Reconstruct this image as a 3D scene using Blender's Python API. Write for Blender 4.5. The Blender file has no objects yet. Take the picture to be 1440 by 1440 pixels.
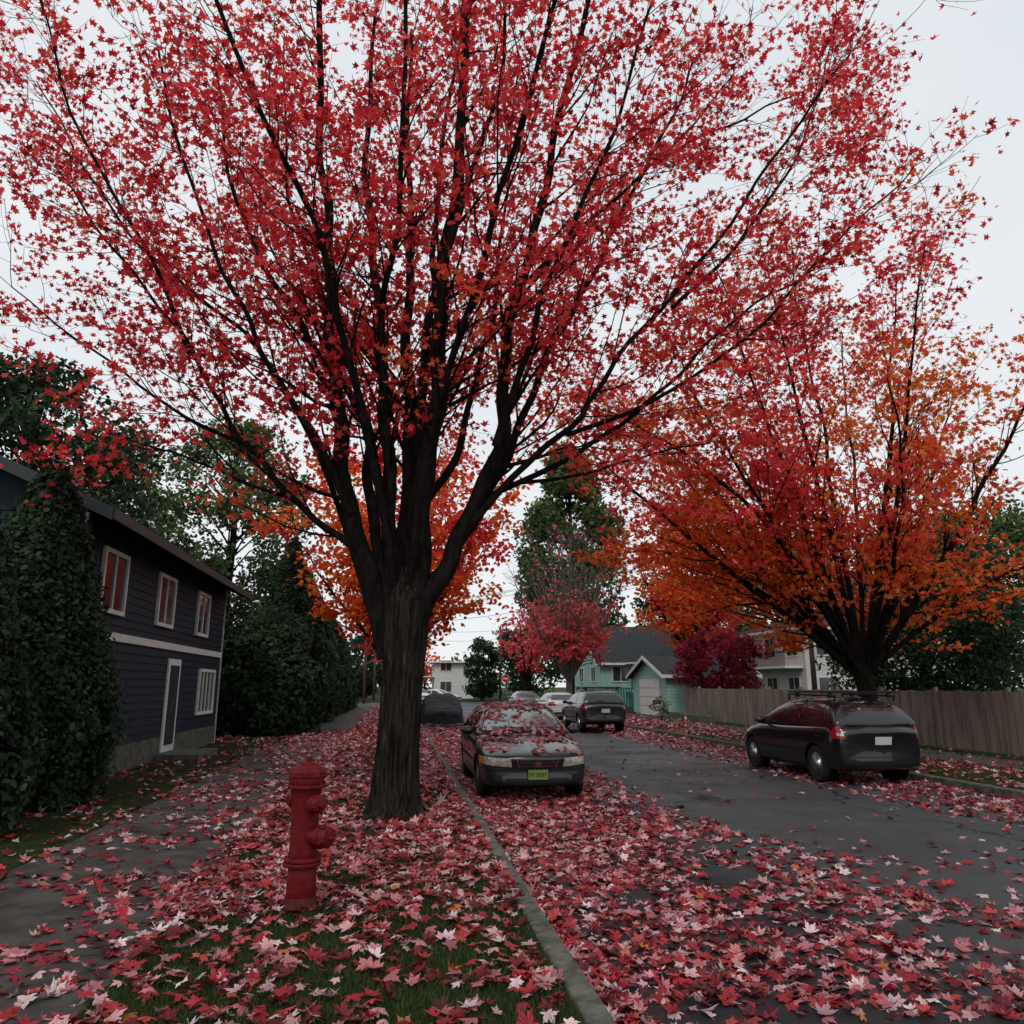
import bpy, math, random, time
import numpy as np
from mathutils import Vector, Matrix, noise
from mathutils.bvhtree import BVHTree
rng=np.random.default_rng(11); random.seed(11)
scene=bpy.context.scene
COL=scene.collection
# ---------------------------------------------------------------- materials
def newmat(name):
    m=bpy.data.materials.new(name); m.use_nodes=True
    nt=m.node_tree; b=nt.nodes.get('Principled BSDF'); return m,nt,b
def mat(name,c,rough=.7,c2=None,scale=5,bump=0,bscale=None,spec=.3,metal=0,coat=0,stretch=(1,1,1),c3=None,detail=8,dist=.02):
    m,nt,b=newmat(name); N=nt.nodes; L=nt.links
    b.inputs['Base Color'].default_value=(*c,1); b.inputs['Roughness'].default_value=rough
    b.inputs['Specular IOR Level'].default_value=spec; b.inputs['Metallic'].default_value=metal
    b.inputs['Coat Weight'].default_value=coat; b.inputs['Coat Roughness'].default_value=.04
    if c2 or bump:
        tc=N.new('ShaderNodeTexCoord'); mp=N.new('ShaderNodeMapping'); mp.inputs['Scale'].default_value=stretch
        L.new(tc.outputs['Object'],mp.inputs['Vector'])
    if c2:
        n=N.new('ShaderNodeTexNoise'); n.inputs['Scale'].default_value=scale; n.inputs['Detail'].default_value=detail; n.inputs['Roughness'].default_value=.65
        L.new(mp.outputs[0],n.inputs['Vector'])
        r=N.new('ShaderNodeValToRGB'); e=r.color_ramp.elements
        e[0].position=.38; e[0].color=(*c,1); e[1].position=.60; e[1].color=(*c2,1)
        if c3: x=e.new(.72); x.color=(*c3,1)
        L.new(n.outputs['Fac'],r.inputs['Fac']); L.new(r.outputs['Color'],b.inputs['Base Color'])
    if bump:
        n2=N.new('ShaderNodeTexNoise'); n2.inputs['Scale'].default_value=bscale or scale*4; n2.inputs['Detail'].default_value=6
        L.new(mp.outputs[0],n2.inputs['Vector'])
        bp=N.new('ShaderNodeBump'); bp.inputs['Strength'].default_value=bump; bp.inputs['Distance'].default_value=dist
        L.new(n2.outputs['Fac'],bp.inputs['Height']); L.new(bp.outputs['Normal'],b.inputs['Normal'])
    return m
def leafmat(name,trans=.45,rough=.5,gain=1.3,spec=.3):
    m,nt,b=newmat(name); N=nt.nodes; L=nt.links
    a=N.new('ShaderNodeAttribute'); a.attribute_name='col'
    L.new(a.outputs['Color'],b.inputs['Base Color']); b.inputs['Roughness'].default_value=rough
    b.inputs['Specular IOR Level'].default_value=spec
    if trans>0:
        t=N.new('ShaderNodeBsdfTranslucent'); mx=N.new('ShaderNodeMixShader'); mx.inputs[0].default_value=trans
        vm=N.new('ShaderNodeVectorMath'); vm.operation='SCALE'; vm.inputs['Scale'].default_value=gain
        L.new(a.outputs['Color'],vm.inputs[0]); L.new(vm.outputs[0],t.inputs['Color'])
        L.new(b.outputs[0],mx.inputs[1]); L.new(t.outputs[0],mx.inputs[2])
        L.new(mx.outputs[0],N['Material Output'].inputs['Surface'])
    return m
def asphaltmat():
    m,nt,b=newmat('asphalt'); N=nt.nodes; L=nt.links
    tc=N.new('ShaderNodeTexCoord'); sx=N.new('ShaderNodeSeparateXYZ'); L.new(tc.outputs['Object'],sx.inputs[0])
    def nse(sc,det=6,ro=.6):
        n=N.new('ShaderNodeTexNoise'); n.inputs['Scale'].default_value=sc; n.inputs['Detail'].default_value=det; n.inputs['Roughness'].default_value=ro; L.new(tc.outputs['Object'],n.inputs['Vector']); return n
    def math_(op,a,b_):
        x=N.new('ShaderNodeMath'); x.operation=op
        for i,v in enumerate((a,b_)):
            if hasattr(v,'links'): L.new(v,x.inputs[i])
            else: x.inputs[i].default_value=v
        return x.outputs[0]
    def mix(f,a,b_):
        x=N.new('ShaderNodeMix'); x.data_type='RGBA'; L.new(f,x.inputs[0])
        for i,v in ((6,a),(7,b_)):
            if hasattr(v,'links'): L.new(v,x.inputs[i])
            else: x.inputs[i].default_value=(*v,1)
        return x.outputs[2]
    big=nse(.45,4); xx=math_('ADD',sx.outputs[0],math_('MULTIPLY',math_('SUBTRACT',big.outputs['Fac'],.5),3.2))
    mr=N.new('ShaderNodeMapRange'); mr.inputs['From Min'].default_value=3.1; mr.inputs['From Max'].default_value=4.3; L.new(xx,mr.inputs['Value'])
    base=mix(mr.outputs[0],(.017,.018,.020),(.050,.055,.058))
    md=nse(2.2,10,.7); r=N.new('ShaderNodeMapRange'); r.inputs['From Min'].default_value=.3; r.inputs['From Max'].default_value=.7; r.inputs['To Min'].default_value=.72; r.inputs['To Max'].default_value=1.25; L.new(md.outputs['Fac'],r.inputs['Value'])
    ag=nse(160,2,.5); r2=N.new('ShaderNodeMapRange'); r2.inputs['From Min'].default_value=.3; r2.inputs['From Max'].default_value=.7; r2.inputs['To Min'].default_value=.6; r2.inputs['To Max'].default_value=1.5; L.new(ag.outputs['Fac'],r2.inputs['Value'])
    vm=N.new('ShaderNodeVectorMath'); vm.operation='SCALE'; L.new(base,vm.inputs[0]); L.new(math_('MULTIPLY',r.outputs[0],r2.outputs[0]),vm.inputs['Scale'])
    wn=nse(.9,3); vv=N.new('ShaderNodeVectorMath'); vv.operation='ADD'; sc_=N.new('ShaderNodeVectorMath'); sc_.operation='SCALE'; sc_.inputs['Scale'].default_value=1.2
    L.new(wn.outputs['Color'],sc_.inputs[0]); L.new(tc.outputs['Object'],vv.inputs[0]); L.new(sc_.outputs[0],vv.inputs[1])
    vo=N.new('ShaderNodeTexVoronoi'); vo.feature='DISTANCE_TO_EDGE'; vo.inputs['Scale'].default_value=.22; L.new(vv.outputs[0],vo.inputs['Vector'])
    cr=N.new('ShaderNodeMapRange'); cr.inputs['From Min'].default_value=.003; cr.inputs['From Max'].default_value=.008; L.new(vo.outputs['Distance'],cr.inputs['Value'])
    fin=mix(cr.outputs[0],(.012,.012,.013),vm.outputs[0]); L.new(fin,b.inputs['Base Color'])
    rr=N.new('ShaderNodeMapRange'); rr.inputs['From Min'].default_value=.4; rr.inputs['From Max'].default_value=.65; rr.inputs['To Min'].default_value=.42; rr.inputs['To Max'].default_value=.8; L.new(big.outputs['Fac'],rr.inputs['Value']); L.new(rr.outputs[0],b.inputs['Roughness'])
    b.inputs['Specular IOR Level'].default_value=.25
    bp=N.new('ShaderNodeBump'); bp.inputs['Strength'].default_value=.6; bp.inputs['Distance'].default_value=.008; L.new(ag.outputs['Fac'],bp.inputs['Height']); L.new(bp.outputs['Normal'],b.inputs['Normal'])
    return m
M={}
M['leaf']=leafmat('maple_leaf',.5,.6,1.45,.2)
M['fallen']=leafmat('fallen_leaf',.10,.5,1.0,.3)
M['green']=leafmat('green_leaf',.3,.6,1.2,.15)
M['grassb']=leafmat('grass_blade',.2,.6,1.2,.15)
M['bark']=mat('maple_bark',(.004,.0035,.003),.92,(.030,.026,.020),24,1.0,45,.10,stretch=(1,1,.10),c3=(.085,.088,.055),dist=.05,detail=10)
M['bark2']=mat('branch_bark',(.005,.004,.004),.9,(.017,.013,.012),14,.5,40,spec=.06,stretch=(1,1,.3))
M['twiggrey']=mat('twig_grey',(.07,.06,.05),.8,(.13,.11,.10),4)
M['asphalt']=asphaltmat()
M['kerb']=mat('kerb_concrete',(.05,.055,.040),.9,(.13,.125,.105),7,.6,60,dist=.01)
M['walk']=mat('sidewalk_concrete',(.030,.026,.024),.8,(.068,.062,.056),2.5,.4,80,.2,dist=.006)
M['grass']=mat('lawn_grass',(.018,.030,.011),.95,(.038,.052,.018),3,.9,90,.05,c3=(.07,.04,.028),dist=.03)
M['ground']=mat('earth_ground',(.03,.042,.018),.9,(.06,.06,.03),.4,.4,20,.05)
M['hyd']=mat('hydrant_red',(.085,.003,.005),.55,(.14,.006,.009),12,.45,60,.18,c3=(.17,.016,.018),dist=.004)
M['hydbase']=mat('hydrant_rust',(.04,.012,.010),.8,(.09,.018,.016),14,.5,50,.15,dist=.004)
M['navy']=mat('navy_siding',(.010,.017,.028),.6,(.016,.026,.040),2,.15,30,.2)
M['white']=mat('white_paint',(.58,.58,.56),.5,(.68,.68,.66),3)
M['dkroof']=mat('asphalt_shingle',(.022,.026,.028),.9,(.048,.052,.055),7,.5,40,.1)
M['glassw']=mat('window_glass',(.03,.035,.04),.08,spec=.8)
M['teal']=mat('teal_siding',(.25,.44,.39),.6,(.31,.50,.45),2)
M['tealgreen']=mat('green_trim',(.015,.17,.13),.5)
M['stucco']=mat('white_stucco',(.50,.49,.46),.85,(.60,.59,.56),6)
M['fence']=mat('fence_wood',(.13,.108,.088),.9,(.24,.205,.175),5,.4,30,.1,stretch=(1,1,.15))
M['tire']=mat('tire_rubber',(.010,.010,.010),.85)
M['rim']=mat('alloy_rim',(.45,.46,.47),.3,metal=.9)
M['rimdark']=mat('wheel_cover',(.14,.15,.15),.35,metal=.7)
M['dark']=mat('dark_plastic',(.010,.010,.011),.6,spec=.2)
M['well']=mat('wheel_well',(.004,.004,.004),.95,spec=.05)
M['chrome']=mat('chrome',(.5,.5,.5),.2,metal=1)
M['glass']=mat('car_glass',(.008,.010,.012),.04,spec=.6,coat=.2)
M['glassl']=mat('windshield_glass',(.13,.155,.16),.05,spec=1.0,coat=1)
M['lamp']=mat('headlight_lens',(.20,.17,.13),.15,(.36,.31,.25),18,spec=.7,coat=.5)
M['amber']=mat('amber_lens',(.45,.14,.03),.2)
M['tail']=mat('tail_light_red',(.28,.008,.010),.15,coat=.5)
M['plate']=mat('green_plate',(.13,.20,.045),.5)
M['platew']=mat('white_plate',(.5,.52,.56),.5)
M['ink']=mat('plate_ink',(.01,.02,.01),.6)
M['tarp']=mat('tarp_fabric',(.030,.032,.036),.75,(.050,.053,.058),2,.4,12,.1,dist=.05)
M['tarp2']=mat('tarp_hem',(.17,.175,.18),.7,(.22,.22,.23),5)
M['pole']=mat('pole_wood',(.07,.045,.035),.9,(.12,.08,.065),5,stretch=(1,1,.1))
M['wire']=mat('wire_black',(.01,.01,.01),.7)
M['stop']=mat('stop_red',(.45,.015,.02),.4)
M['cone']=mat('cone_orange',(.5,.09,.02),.5)
M['steel']=mat('galvanised_steel',(.3,.3,.3),.4,metal=.8)
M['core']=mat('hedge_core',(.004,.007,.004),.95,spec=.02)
def paint(name,c,rough=.3): return mat(name,c,rough,spec=.4,coat=.6)
# ---------------------------------------------------------------- builders
def empty(name,loc=(0,0,0),rz=0):
    e=bpy.data.objects.new(name,None); e.location=loc; e.rotation_euler=(0,0,rz); e.empty_display_size=.3; COL.objects.link(e); return e
class MB:
    def __init__(s): s.v=[];s.f=[];s.m=[];s.sm=[]
    def add(s,vs,fs,mi=0,sm=False):
        o=len(s.v); s.v.extend([tuple(v) for v in vs])
        for f in fs: s.f.append(tuple(i+o for i in f)); s.m.append(mi); s.sm.append(sm)
    def box(s,x0,x1,y0,y1,z0,z1,mi=0):
        vs=[(x,y,z) for z in (z0,z1) for y in (y0,y1) for x in (x0,x1)]
        s.add(vs,[(0,2,3,1),(4,5,7,6),(0,1,5,4),(2,6,7,3),(0,4,6,2),(1,3,7,5)],mi)
    def obox(s,mtx,sx,sy,sz,mi=0):
        vs=[mtx@Vector((x*sx/2,y*sy/2,z*sz/2)) for z in (-1,1) for y in (-1,1) for x in (-1,1)]
        s.add(vs,[(0,2,3,1),(4,5,7,6),(0,1,5,4),(2,6,7,3),(0,4,6,2),(1,3,7,5)],mi)
    def lathe(s,prof,n=24,mtx=Matrix(),mi=0,sm=True,caps=True):
        vs=[];fs=[]
        for r,z in prof:
            for k in range(n):
                a=2*math.pi*k/n; vs.append(mtx@Vector((r*math.cos(a),r*math.sin(a),z)))
        for i in range(len(prof)-1):
            for k in range(n):
                fs.append((i*n+k,i*n+(k+1)%n,(i+1)*n+(k+1)%n,(i+1)*n+k))
        if caps: fs.append(tuple(range(n))[::-1]); fs.append(tuple((len(prof)-1)*n+k for k in range(n)))
        s.add(vs,fs,mi,sm)
    def cyl(s,p0,p1,r0,r1=None,n=12,mi=0,sm=True):
        p0=Vector(p0);p1=Vector(p1); d=p1-p0; q=d.to_track_quat('Z','Y').to_matrix().to_4x4()
        s.lathe([(r0,0),(r0 if r1 is None else r1,d.length)],n,Matrix.Translation(p0)@q,mi,sm)
    def build(s,name,mats,parent=None,bevel=0,loc=None):
        me=bpy.data.meshes.new(name); me.from_pydata(s.v,[],s.f)
        for m in mats: me.materials.append(m)
        me.polygons.foreach_set('material_index',s.m); me.polygons.foreach_set('use_smooth',s.sm); me.update()
        ob=bpy.data.objects.new(name,me); COL.objects.link(ob)
        if parent: ob.parent=parent
        if loc: ob.location=loc
        if bevel:
            b=ob.modifiers.new('bevel','BEVEL'); b.width=bevel; b.segments=2; b.limit_method='ANGLE'
        return ob
def nrm(a): return a/np.maximum(np.sqrt((a*a).sum(-1,keepdims=True)),1e-9)
def fastmesh(name,V,F,C,mats,parent,smooth=False):
    me=bpy.data.meshes.new(name); nv=len(V); nf,k=F.shape
    me.vertices.add(nv); me.vertices.foreach_set('co',V.astype(np.float32).ravel())
    me.loops.add(nf*k); me.loops.foreach_set('vertex_index',F.astype(np.int32).ravel())
    me.polygons.add(nf); me.polygons.foreach_set('loop_start',(np.arange(nf)*k).astype(np.int32))
    me.update(calc_edges=True)
    me.polygons.foreach_set('use_smooth',np.full(nf,smooth))
    if C is not None:
        at=me.attributes.new('col','FLOAT_COLOR','POINT'); cc=np.ones((nv,4),np.float32); cc[:,:3]=C; at.data.foreach_set('color',cc.ravel())
    for m in mats: me.materials.append(m)
    ob=bpy.data.objects.new(name,me); COL.objects.link(ob)
    if parent: ob.parent=parent
    return ob
h_hi=[(.014,-.68),(.012,-.26),(.20,-.34),(.39,-.30),(.29,-.14),(.21,-.05),(.36,.03),(.41,.17),(.55,.29),(.38,.29),(.31,.38),(.13,.23),(.17,.42),(.08,.50)]
SH_HI=np.array(h_hi+[(0,.70)]+[(-x,y) for x,y in h_hi[::-1]])
h_lo=[(.40,-.24),(.22,.0),(.50,.30),(.13,.22)]
SH_LO=np.array([(0,-.3)]+h_lo+[(0,.66)]+[(-x,y) for x,y in h_lo[::-1]])
SH_OV=np.array([(0,-.5),(.28,-.15),(.24,.2),(0,.5),(-.24,.2),(-.28,-.15)])
SH_ST=np.array([(0,-.3),(.45,-.1),(.36,.32),(0,.6),(-.36,.32),(-.45,-.1)])
def leaves(name,P,Nn,S,C,m,parent=None,sh=SH_LO,curl=.5):
    P=np.asarray(P,float);N=len(P); Nn=nrm(np.asarray(Nn,float)); u=nrm(np.cross(Nn,rng.normal(size=(N,3)))); v=np.cross(Nn,u)
    p2=np.vstack([[[0,0]],sh]); K=len(sh); x=p2[:,0][None,:];y=p2[:,1][None,:]
    c1=(rng.uniform(-.5,1.1,N)*curl)[:,None]; c2=(rng.uniform(-.1,.7,N)*curl)[:,None]; c3=(rng.normal(size=N)*.5*curl)[:,None]
    z=c1*(x*x+y*y)+c2*np.abs(x)+c3*x*y
    S=np.asarray(S)[:,None,None]
    V=P[:,None,:]+S*(x[...,None]*u[:,None]+y[...,None]*v[:,None]+z[...,None]*Nn[:,None])
    i=np.arange(1,K+1); f=np.stack([np.zeros(K,int),i,np.roll(i,-1)],1)
    F=(np.arange(N)[:,None,None]*(K+1)+f[None]).reshape(-1,3)
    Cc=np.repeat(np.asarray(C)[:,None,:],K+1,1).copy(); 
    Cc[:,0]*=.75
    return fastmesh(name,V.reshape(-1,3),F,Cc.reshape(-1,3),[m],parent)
def pick(N,pal,jit=.18):
    w=np.array([p[1] for p in pal],float); w/=w.sum(); c=np.array([p[0] for p in pal],float)
    i=rng.choice(len(pal),N,p=w); return np.clip(c[i]*(1+rng.uniform(-jit,jit,(N,1)))*(1+rng.uniform(-.06,.06,(N,3))),0,.9)
class TB:
    def __init__(s): s.V=[];s.F=[];s.n=0
    def add(s,pts,rad,k=5):
        pts=np.asarray(pts,float); n=len(pts); t=nrm(np.gradient(pts,axis=0)); mt=t.mean(0)
        ref=np.array([0,0,1.]) if abs(mt[2])<.75 else np.array([.9,.43,0.])
        a=nrm(np.cross(t,ref)); b=np.cross(t,a); ang=np.arange(k)*2*math.pi/k
        r=np.asarray(rad)[:,None,None]
        ring=pts[:,None]+r*(np.cos(ang)[None,:,None]*a[:,None]+np.sin(ang)[None,:,None]*b[:,None])
        s.V.append(ring.reshape(-1,3))
        i=np.arange(n-1)[:,None]*k; j=np.arange(k)[None]; j2=(j+1)%k
        s.F.append((np.stack([i+j,i+j2,i+k+j2,i+k+j],-1).reshape(-1,4))+s.n); s.n+=n*k
    def addmany(s,P,rad,k=3):
        Mn,n,_=P.shape; t=nrm(np.gradient(P,axis=1)); a=nrm(np.cross(t,np.array([.31,.2,.93]))); b=np.cross(t,a); ang=np.arange(k)*2*math.pi/k
        r=rad[...,None,None]
        ring=P[:,:,None]+r*(np.cos(ang)[None,None,:,None]*a[:,:,None]+np.sin(ang)[None,None,:,None]*b[:,:,None])
        s.V.append(ring.reshape(-1,3))
        i=np.arange(n-1)[:,None]*k; j=np.arange(k)[None]; j2=(j+1)%k
        f=np.stack([i+j,i+j2,i+k+j2,i+k+j],-1).reshape(-1,4)
        s.F.append((f[None]+(np.arange(Mn)*n*k)[:,None,None]).reshape(-1,4)+s.n); s.n+=Mn*n*k
    def build(s,name,m,parent): return fastmesh(name,np.vstack(s.V),np.vstack(s.F),None,[m],parent,True)
def catmull(P,k=5):
    P=np.asarray(P,float); Q=np.vstack([2*P[0]-P[1],P,2*P[-1]-P[-2]]); out=[]
    for i in range(1,len(Q)-2):
        for t in np.arange(k)/k:
            a,b,c,d=Q[i-1],Q[i],Q[i+1],Q[i+2]
            out.append(.5*((2*b)+(-a+c)*t+(2*a-5*b+4*c-d)*t*t+(-a+3*b-3*c+d)*t**3))
    out.append(P[-1]); return np.array(out)
def growmany(P0,D,L,n,up,wob):
    d=nrm(D); pts=[P0]
    for i in range(n):
        d=nrm(d+np.array([0,0,up])+rng.normal(size=d.shape)*wob); pts.append(pts[-1]+d*(L/n)[:,None])
    return np.stack(pts,1)
def branchy(tb,stems,sp=.3,blen=2.2,bsides=4,tsp=.22,tlen=.6,leafn=6,start=.22,axis=(0,0),outw=.5,lspread=.10,upb=.08,twigk=3,minr=.004):
    P0=[];DD=[];LL=[];RR=[]
    for pts,r0,rt in stems:
        D=catmull(pts,6)
        ph=rng.uniform(0,6.28,4); i_=np.arange(len(D)); fall=np.clip((i_-4)/8,0,1)
        D[:,0]+=fall*(.045*np.sin(i_*.55+ph[0])+.03*np.sin(i_*1.3+ph[1])); D[:,1]+=fall*(.045*np.sin(i_*.6+ph[2])+.03*np.sin(i_*1.2+ph[3]))
        n=len(D); rad=r0+(rt-r0)*(np.linspace(0,1,n)**1.05)
        tb.add(D,rad,10)
        seg=np.linalg.norm(np.diff(D,axis=0),axis=1); cum=np.concatenate([[0],np.cumsum(seg)]); L=cum[-1]
        s=start*L*rng.uniform(.8,1.2)
        while s<L:
            i=min(np.searchsorted(cum,s),n-1); p=D[i]; t=nrm(D[min(i+1,n-1)]-D[max(i-1,0)])
            o=np.array([p[0]-axis[0],p[1]-axis[1],0]); o=nrm(o) if np.linalg.norm(o)>.05 else np.zeros(3)
            q=rng.normal(size=3); q-=q.dot(t)*t; q=nrm(q)
            P0.append(p); DD.append(t*.75+q*.8+o*outw+np.array([0,0,.05]))
            LL.append(blen*rng.uniform(.4,1.2)*(1-.5*s/L)); RR.append(min(max(rad[i]*.36,.006),.035))
            s+=sp*rng.uniform(.5,1.5)
    P0=np.array(P0);DD=np.array(DD);LL=np.array(LL);RR=np.array(RR)
    B=growmany(P0,DD,LL,6,upb,.12); tb.addmany(B,RR[:,None]*(1-np.linspace(0,1,7))[None]+minr*np.linspace(0,1,7)[None],bsides)
    cnt=np.maximum(2,(LL*.75/tsp).astype(int)); bi=np.repeat(np.arange(len(LL)),cnt)
    g=rng.uniform(.22,1,len(bi))*6; a=np.minimum(g.astype(int),5); fr=(g-a)[:,None]
    bp=B[bi,a]*(1-fr)+B[bi,a+1]*fr; bt=nrm(B[bi,a+1]-B[bi,a])
    td=bt*.7+rng.normal(size=bt.shape)*np.array([.8,.8,.35]); tl=tlen*rng.uniform(.5,1.2,len(bi))
    T=growmany(bp,td,tl,3,.0,.17); tb.addmany(T,np.tile(np.linspace(.5*minr+.002,.0022,4),(len(bi),1)),twigk)
    m_=len(bi); u=rng.uniform(.25,1.05,(m_,leafn)); idx=np.clip(u*3,0,2.999); ii=idx.astype(int); ff=(idx-ii)[...,None]
    r_=np.arange(m_)[:,None]
    LP=T[r_,ii]*(1-ff)+T[r_,ii+1]*ff+rng.normal(size=(m_,leafn,3))*lspread*np.array([1,1,.5])
    return LP.reshape(-1,3)
def nz(P,s,off=0): return np.array([noise.noise(Vector((p[0]*s+off,p[1]*s,p[2]*s))) for p in P])
# ---------------------------------------------------------------- world, light, camera
w=bpy.data.worlds.new('World'); scene.world=w; w.use_nodes=True; nt=w.node_tree; N=nt.nodes; L=nt.links
bg=N['Background']; sky=N.new('ShaderNodeTexSky'); sky.sky_type='NISHITA'; sky.sun_disc=False
SE=math.radians(48); SR=math.radians(200); sky.sun_elevation=SE; sky.sun_rotation=SR
tc=N.new('ShaderNodeTexCoord'); mp=N.new('ShaderNodeMapping'); mp.inputs['Scale'].default_value=(1,1,2.5); L.new(tc.outputs['Generated'],mp.inputs[0])
n=N.new('ShaderNodeTexNoise'); n.inputs['Scale'].default_value=1.6; n.inputs['Detail'].default_value=5; L.new(mp.outputs[0],n.inputs['Vector'])
r=N.new('ShaderNodeValToRGB'); r.color_ramp.elements[0].position=.3; r.color_ramp.elements[0].color=(.82,.88,.93,1); r.color_ramp.elements[1].position=.7; r.color_ramp.elements[1].color=(.98,.99,1,1)
L.new(n.outputs['Fac'],r.inputs[0])
vm=N.new('ShaderNodeVectorMath'); vm.operation='SCALE'; vm.inputs['Scale'].default_value=9.8; L.new(r.outputs[0],vm.inputs[0])
mx=N.new('ShaderNodeMix'); mx.data_type='RGBA'; mx.inputs[0].default_value=.88; L.new(sky.outputs[0],mx.inputs[6]); L.new(vm.outputs[0],mx.inputs[7])
L.new(mx.outputs[2],bg.inputs['Color']); bg.inputs['Strength'].default_value=.1
sl=bpy.data.lights.new('overcast_sun','SUN'); sl.energy=1.1; sl.angle=math.radians(20); sl.color=(1,.97,.92)
so=bpy.data.objects.new('overcast_sun',sl); COL.objects.link(so)
sd=Vector((math.sin(SR)*math.cos(SE),math.cos(SR)*math.cos(SE),math.sin(SE))); so.rotation_euler=sd.to_track_quat('Z','Y').to_euler(); so.location=(0,0,30)
cam=bpy.data.cameras.new('camera'); co=bpy.data.objects.new('camera',cam); COL.objects.link(co); scene.camera=co
cam.sensor_width=36; cam.lens=26.68; cam.clip_end=3000; cam.clip_start=.05
co.location=(0,0,1.63); co.rotation_euler=(math.radians(90+12.9),0,math.radians(-8.42))
scene.view_settings.view_transform='Standard'
# ---------------------------------------------------------------- ground & road
ZR=-.12; KX=1.13; RX=9.75
m=MB(); m.add([(-900,-900,-.16),(900,-900,-.16),(900,900,-.16),(-900,900,-.16)],[(0,1,2,3)]); m.build('ground',[M['ground']])
m=MB(); m.add([(KX-.05,-12,ZR),(RX+.05,-12,ZR),(RX+.05,76,ZR),(KX-.05,76,ZR)],[(0,1,2,3)])
m.add([(-90,76,ZR),(110,76,ZR),(110,87,ZR),(-90,87,ZR)],[(0,1,2,3)]); m.build('road',[M['asphalt']])
m=MB(); m.box(-90,KX-.16,-12,75.5,-.15,0); m.build('lawn',[M['grass']])
m=MB(); m.box(RX+.16,110,-12,75.5,-.15,0); m.build('lawn',[M['grass']])
m=MB(); m.box(-90,110,87.5,160,-.15,0); m.build('lawn',[M['grass']])
for (a,b) in ((KX-.155,KX),(RX,RX+.155)):
    m=MB(); y=-10
    while y<75:
        j=random.uniform(-.006,.006); m.box(a+j,b+j,y,y+2.985,-.15,.012+random.uniform(-.004,.004)); y+=3
    m.build('kerb',[M['kerb']],bevel=.022)
for (a,b) in ((-3.37,-1.53),(12.1,13.7)):
    m=MB(); y=-8
    while y<75:
        m.box(a,b,y,y+1.485,-.05,.012+random.uniform(-.002,.004)); y+=1.5
    m.build('sidewalk',[M['walk']],bevel=.006)
def blades(name,n,x0,x1,y0,y1,h=.05):
    y=y0+(y1-y0)*rng.uniform(0,1,n)**1.5; x=rng.uniform(x0,x1,n); P=np.stack([x,y,np.zeros(n)],1)
    a=rng.uniform(0,6.28,n); wv=np.stack([np.cos(a),np.sin(a),0*a],1)*.0035; hh=h*rng.uniform(.4,1.2,n)
    tip=P+np.stack([rng.normal(size=n)*.02,rng.normal(size=n)*.02,hh],1)
    V=np.stack([P-wv,P+wv,tip],1).reshape(-1,3); F=np.arange(3*n).reshape(-1,3)
    C=np.repeat(pick(n,[((.030,.052,.015),3),((.050,.068,.02),2),((.08,.075,.04),.7)],.35),3,0)
    fastmesh(name,V,F,C,[M['grassb']],None)
blades('grass',120000,-1.52,.97,3.2,13)
blades('grass',20000,-9,-3.4,5,22)
blades('grass',15000,9.95,12.1,16,40,.06)
# ---------------------------------------------------------------- fallen leaves
PF=[((.46,.15,.165),3.2),((.56,.31,.32),2.4),((.66,.50,.50),1.0),((.34,.020,.030),3.2),((.17,.012,.018),2.2),((.42,.045,.045),1.6),((.08,.010,.014),1.4),((.42,.13,.03),.2)]
def scatter(x0,x1,y0,y1,dens,z,thr=-.5,nsc=.8,lift=.03,edge=None):
    n=int((x1-x0)*(y1-y0)*dens); x=rng.uniform(x0,x1,n); y=rng.uniform(y0,y1,n)
    P=np.stack([x,y,np.full(n,z)],1); v=nz(np.stack([x,y,0*x],1),nsc)*.7+.5*nz(np.stack([x,y,0*x+4],1),nsc*3.1)+rng.uniform(-.3,.3,n)
    k=v>thr
    if edge is not None: k&=edge(x,y)
    P=P[k]; P[:,2]+=.006+rng.uniform(0,lift,len(P))
    return P
Pn=[];Pf=[];Pv=[]
def addsc(P):
    Pn.append(P[P[:,1]<11]); Pf.append(P[(P[:,1]>=11)&(P[:,1]<24)]); Pv.append(P[P[:,1]>=24])
addsc(scatter(-1.6,.98,2.8,6.5,180,.02,-.11,1.9))
addsc(scatter(-1.7,1.0,6.2,11,320,.02,-.26,1.3))
addsc(scatter(-1.7,1.0,11,40,220,.02,-.2))
addsc(scatter(-1.9,1.0,40,70,60,.02,-.2))
addsc(scatter(-3.5,-1.5,3,30,150,.012,-.06,.9,.015,lambda x,y: rng.uniform(size=len(x))<np.clip(.25+(x+3.4)*.42,0,1)))
addsc(scatter(-9,-3.3,6,30,40,.01,-.1))
eg=lambda x,y: rng.uniform(size=len(x))<np.clip(1.25-(x-1.1)/np.clip(2.7+.32*(9-y)*(y<9)+.9*np.sin(y*.9)*.35,1.5,9),0,1)**.7
addsc(scatter(1.12,7.0,2.8,9,320,ZR,-.22,1.1,.02,eg))
addsc(scatter(1.12,4.2,9,24,340,ZR,-.4,.9,.02,eg))
addsc(scatter(1.12,3.9,24,70,120,ZR,-.3,.9,.02,eg))
addsc(scatter(1.10,1.35,2.8,40,360,ZR,-.6,.9,.05))
addsc(scatter(5,9.7,3,9,30,ZR,.0,.5,.01))
addsc(scatter(3.6,8,9,40,2.2,ZR,-.5))
addsc(scatter(7.5,9.75,9,60,160,ZR,-.35,.9,.02,lambda x,y: rng.uniform(size=len(x))<np.clip((x-7.3)/1.6,0,1)))
addsc(scatter(9.9,12.3,9,60,75,.015,-.1))
addsc(scatter(12,14.5,9,50,14,.015,-.1))
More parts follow.
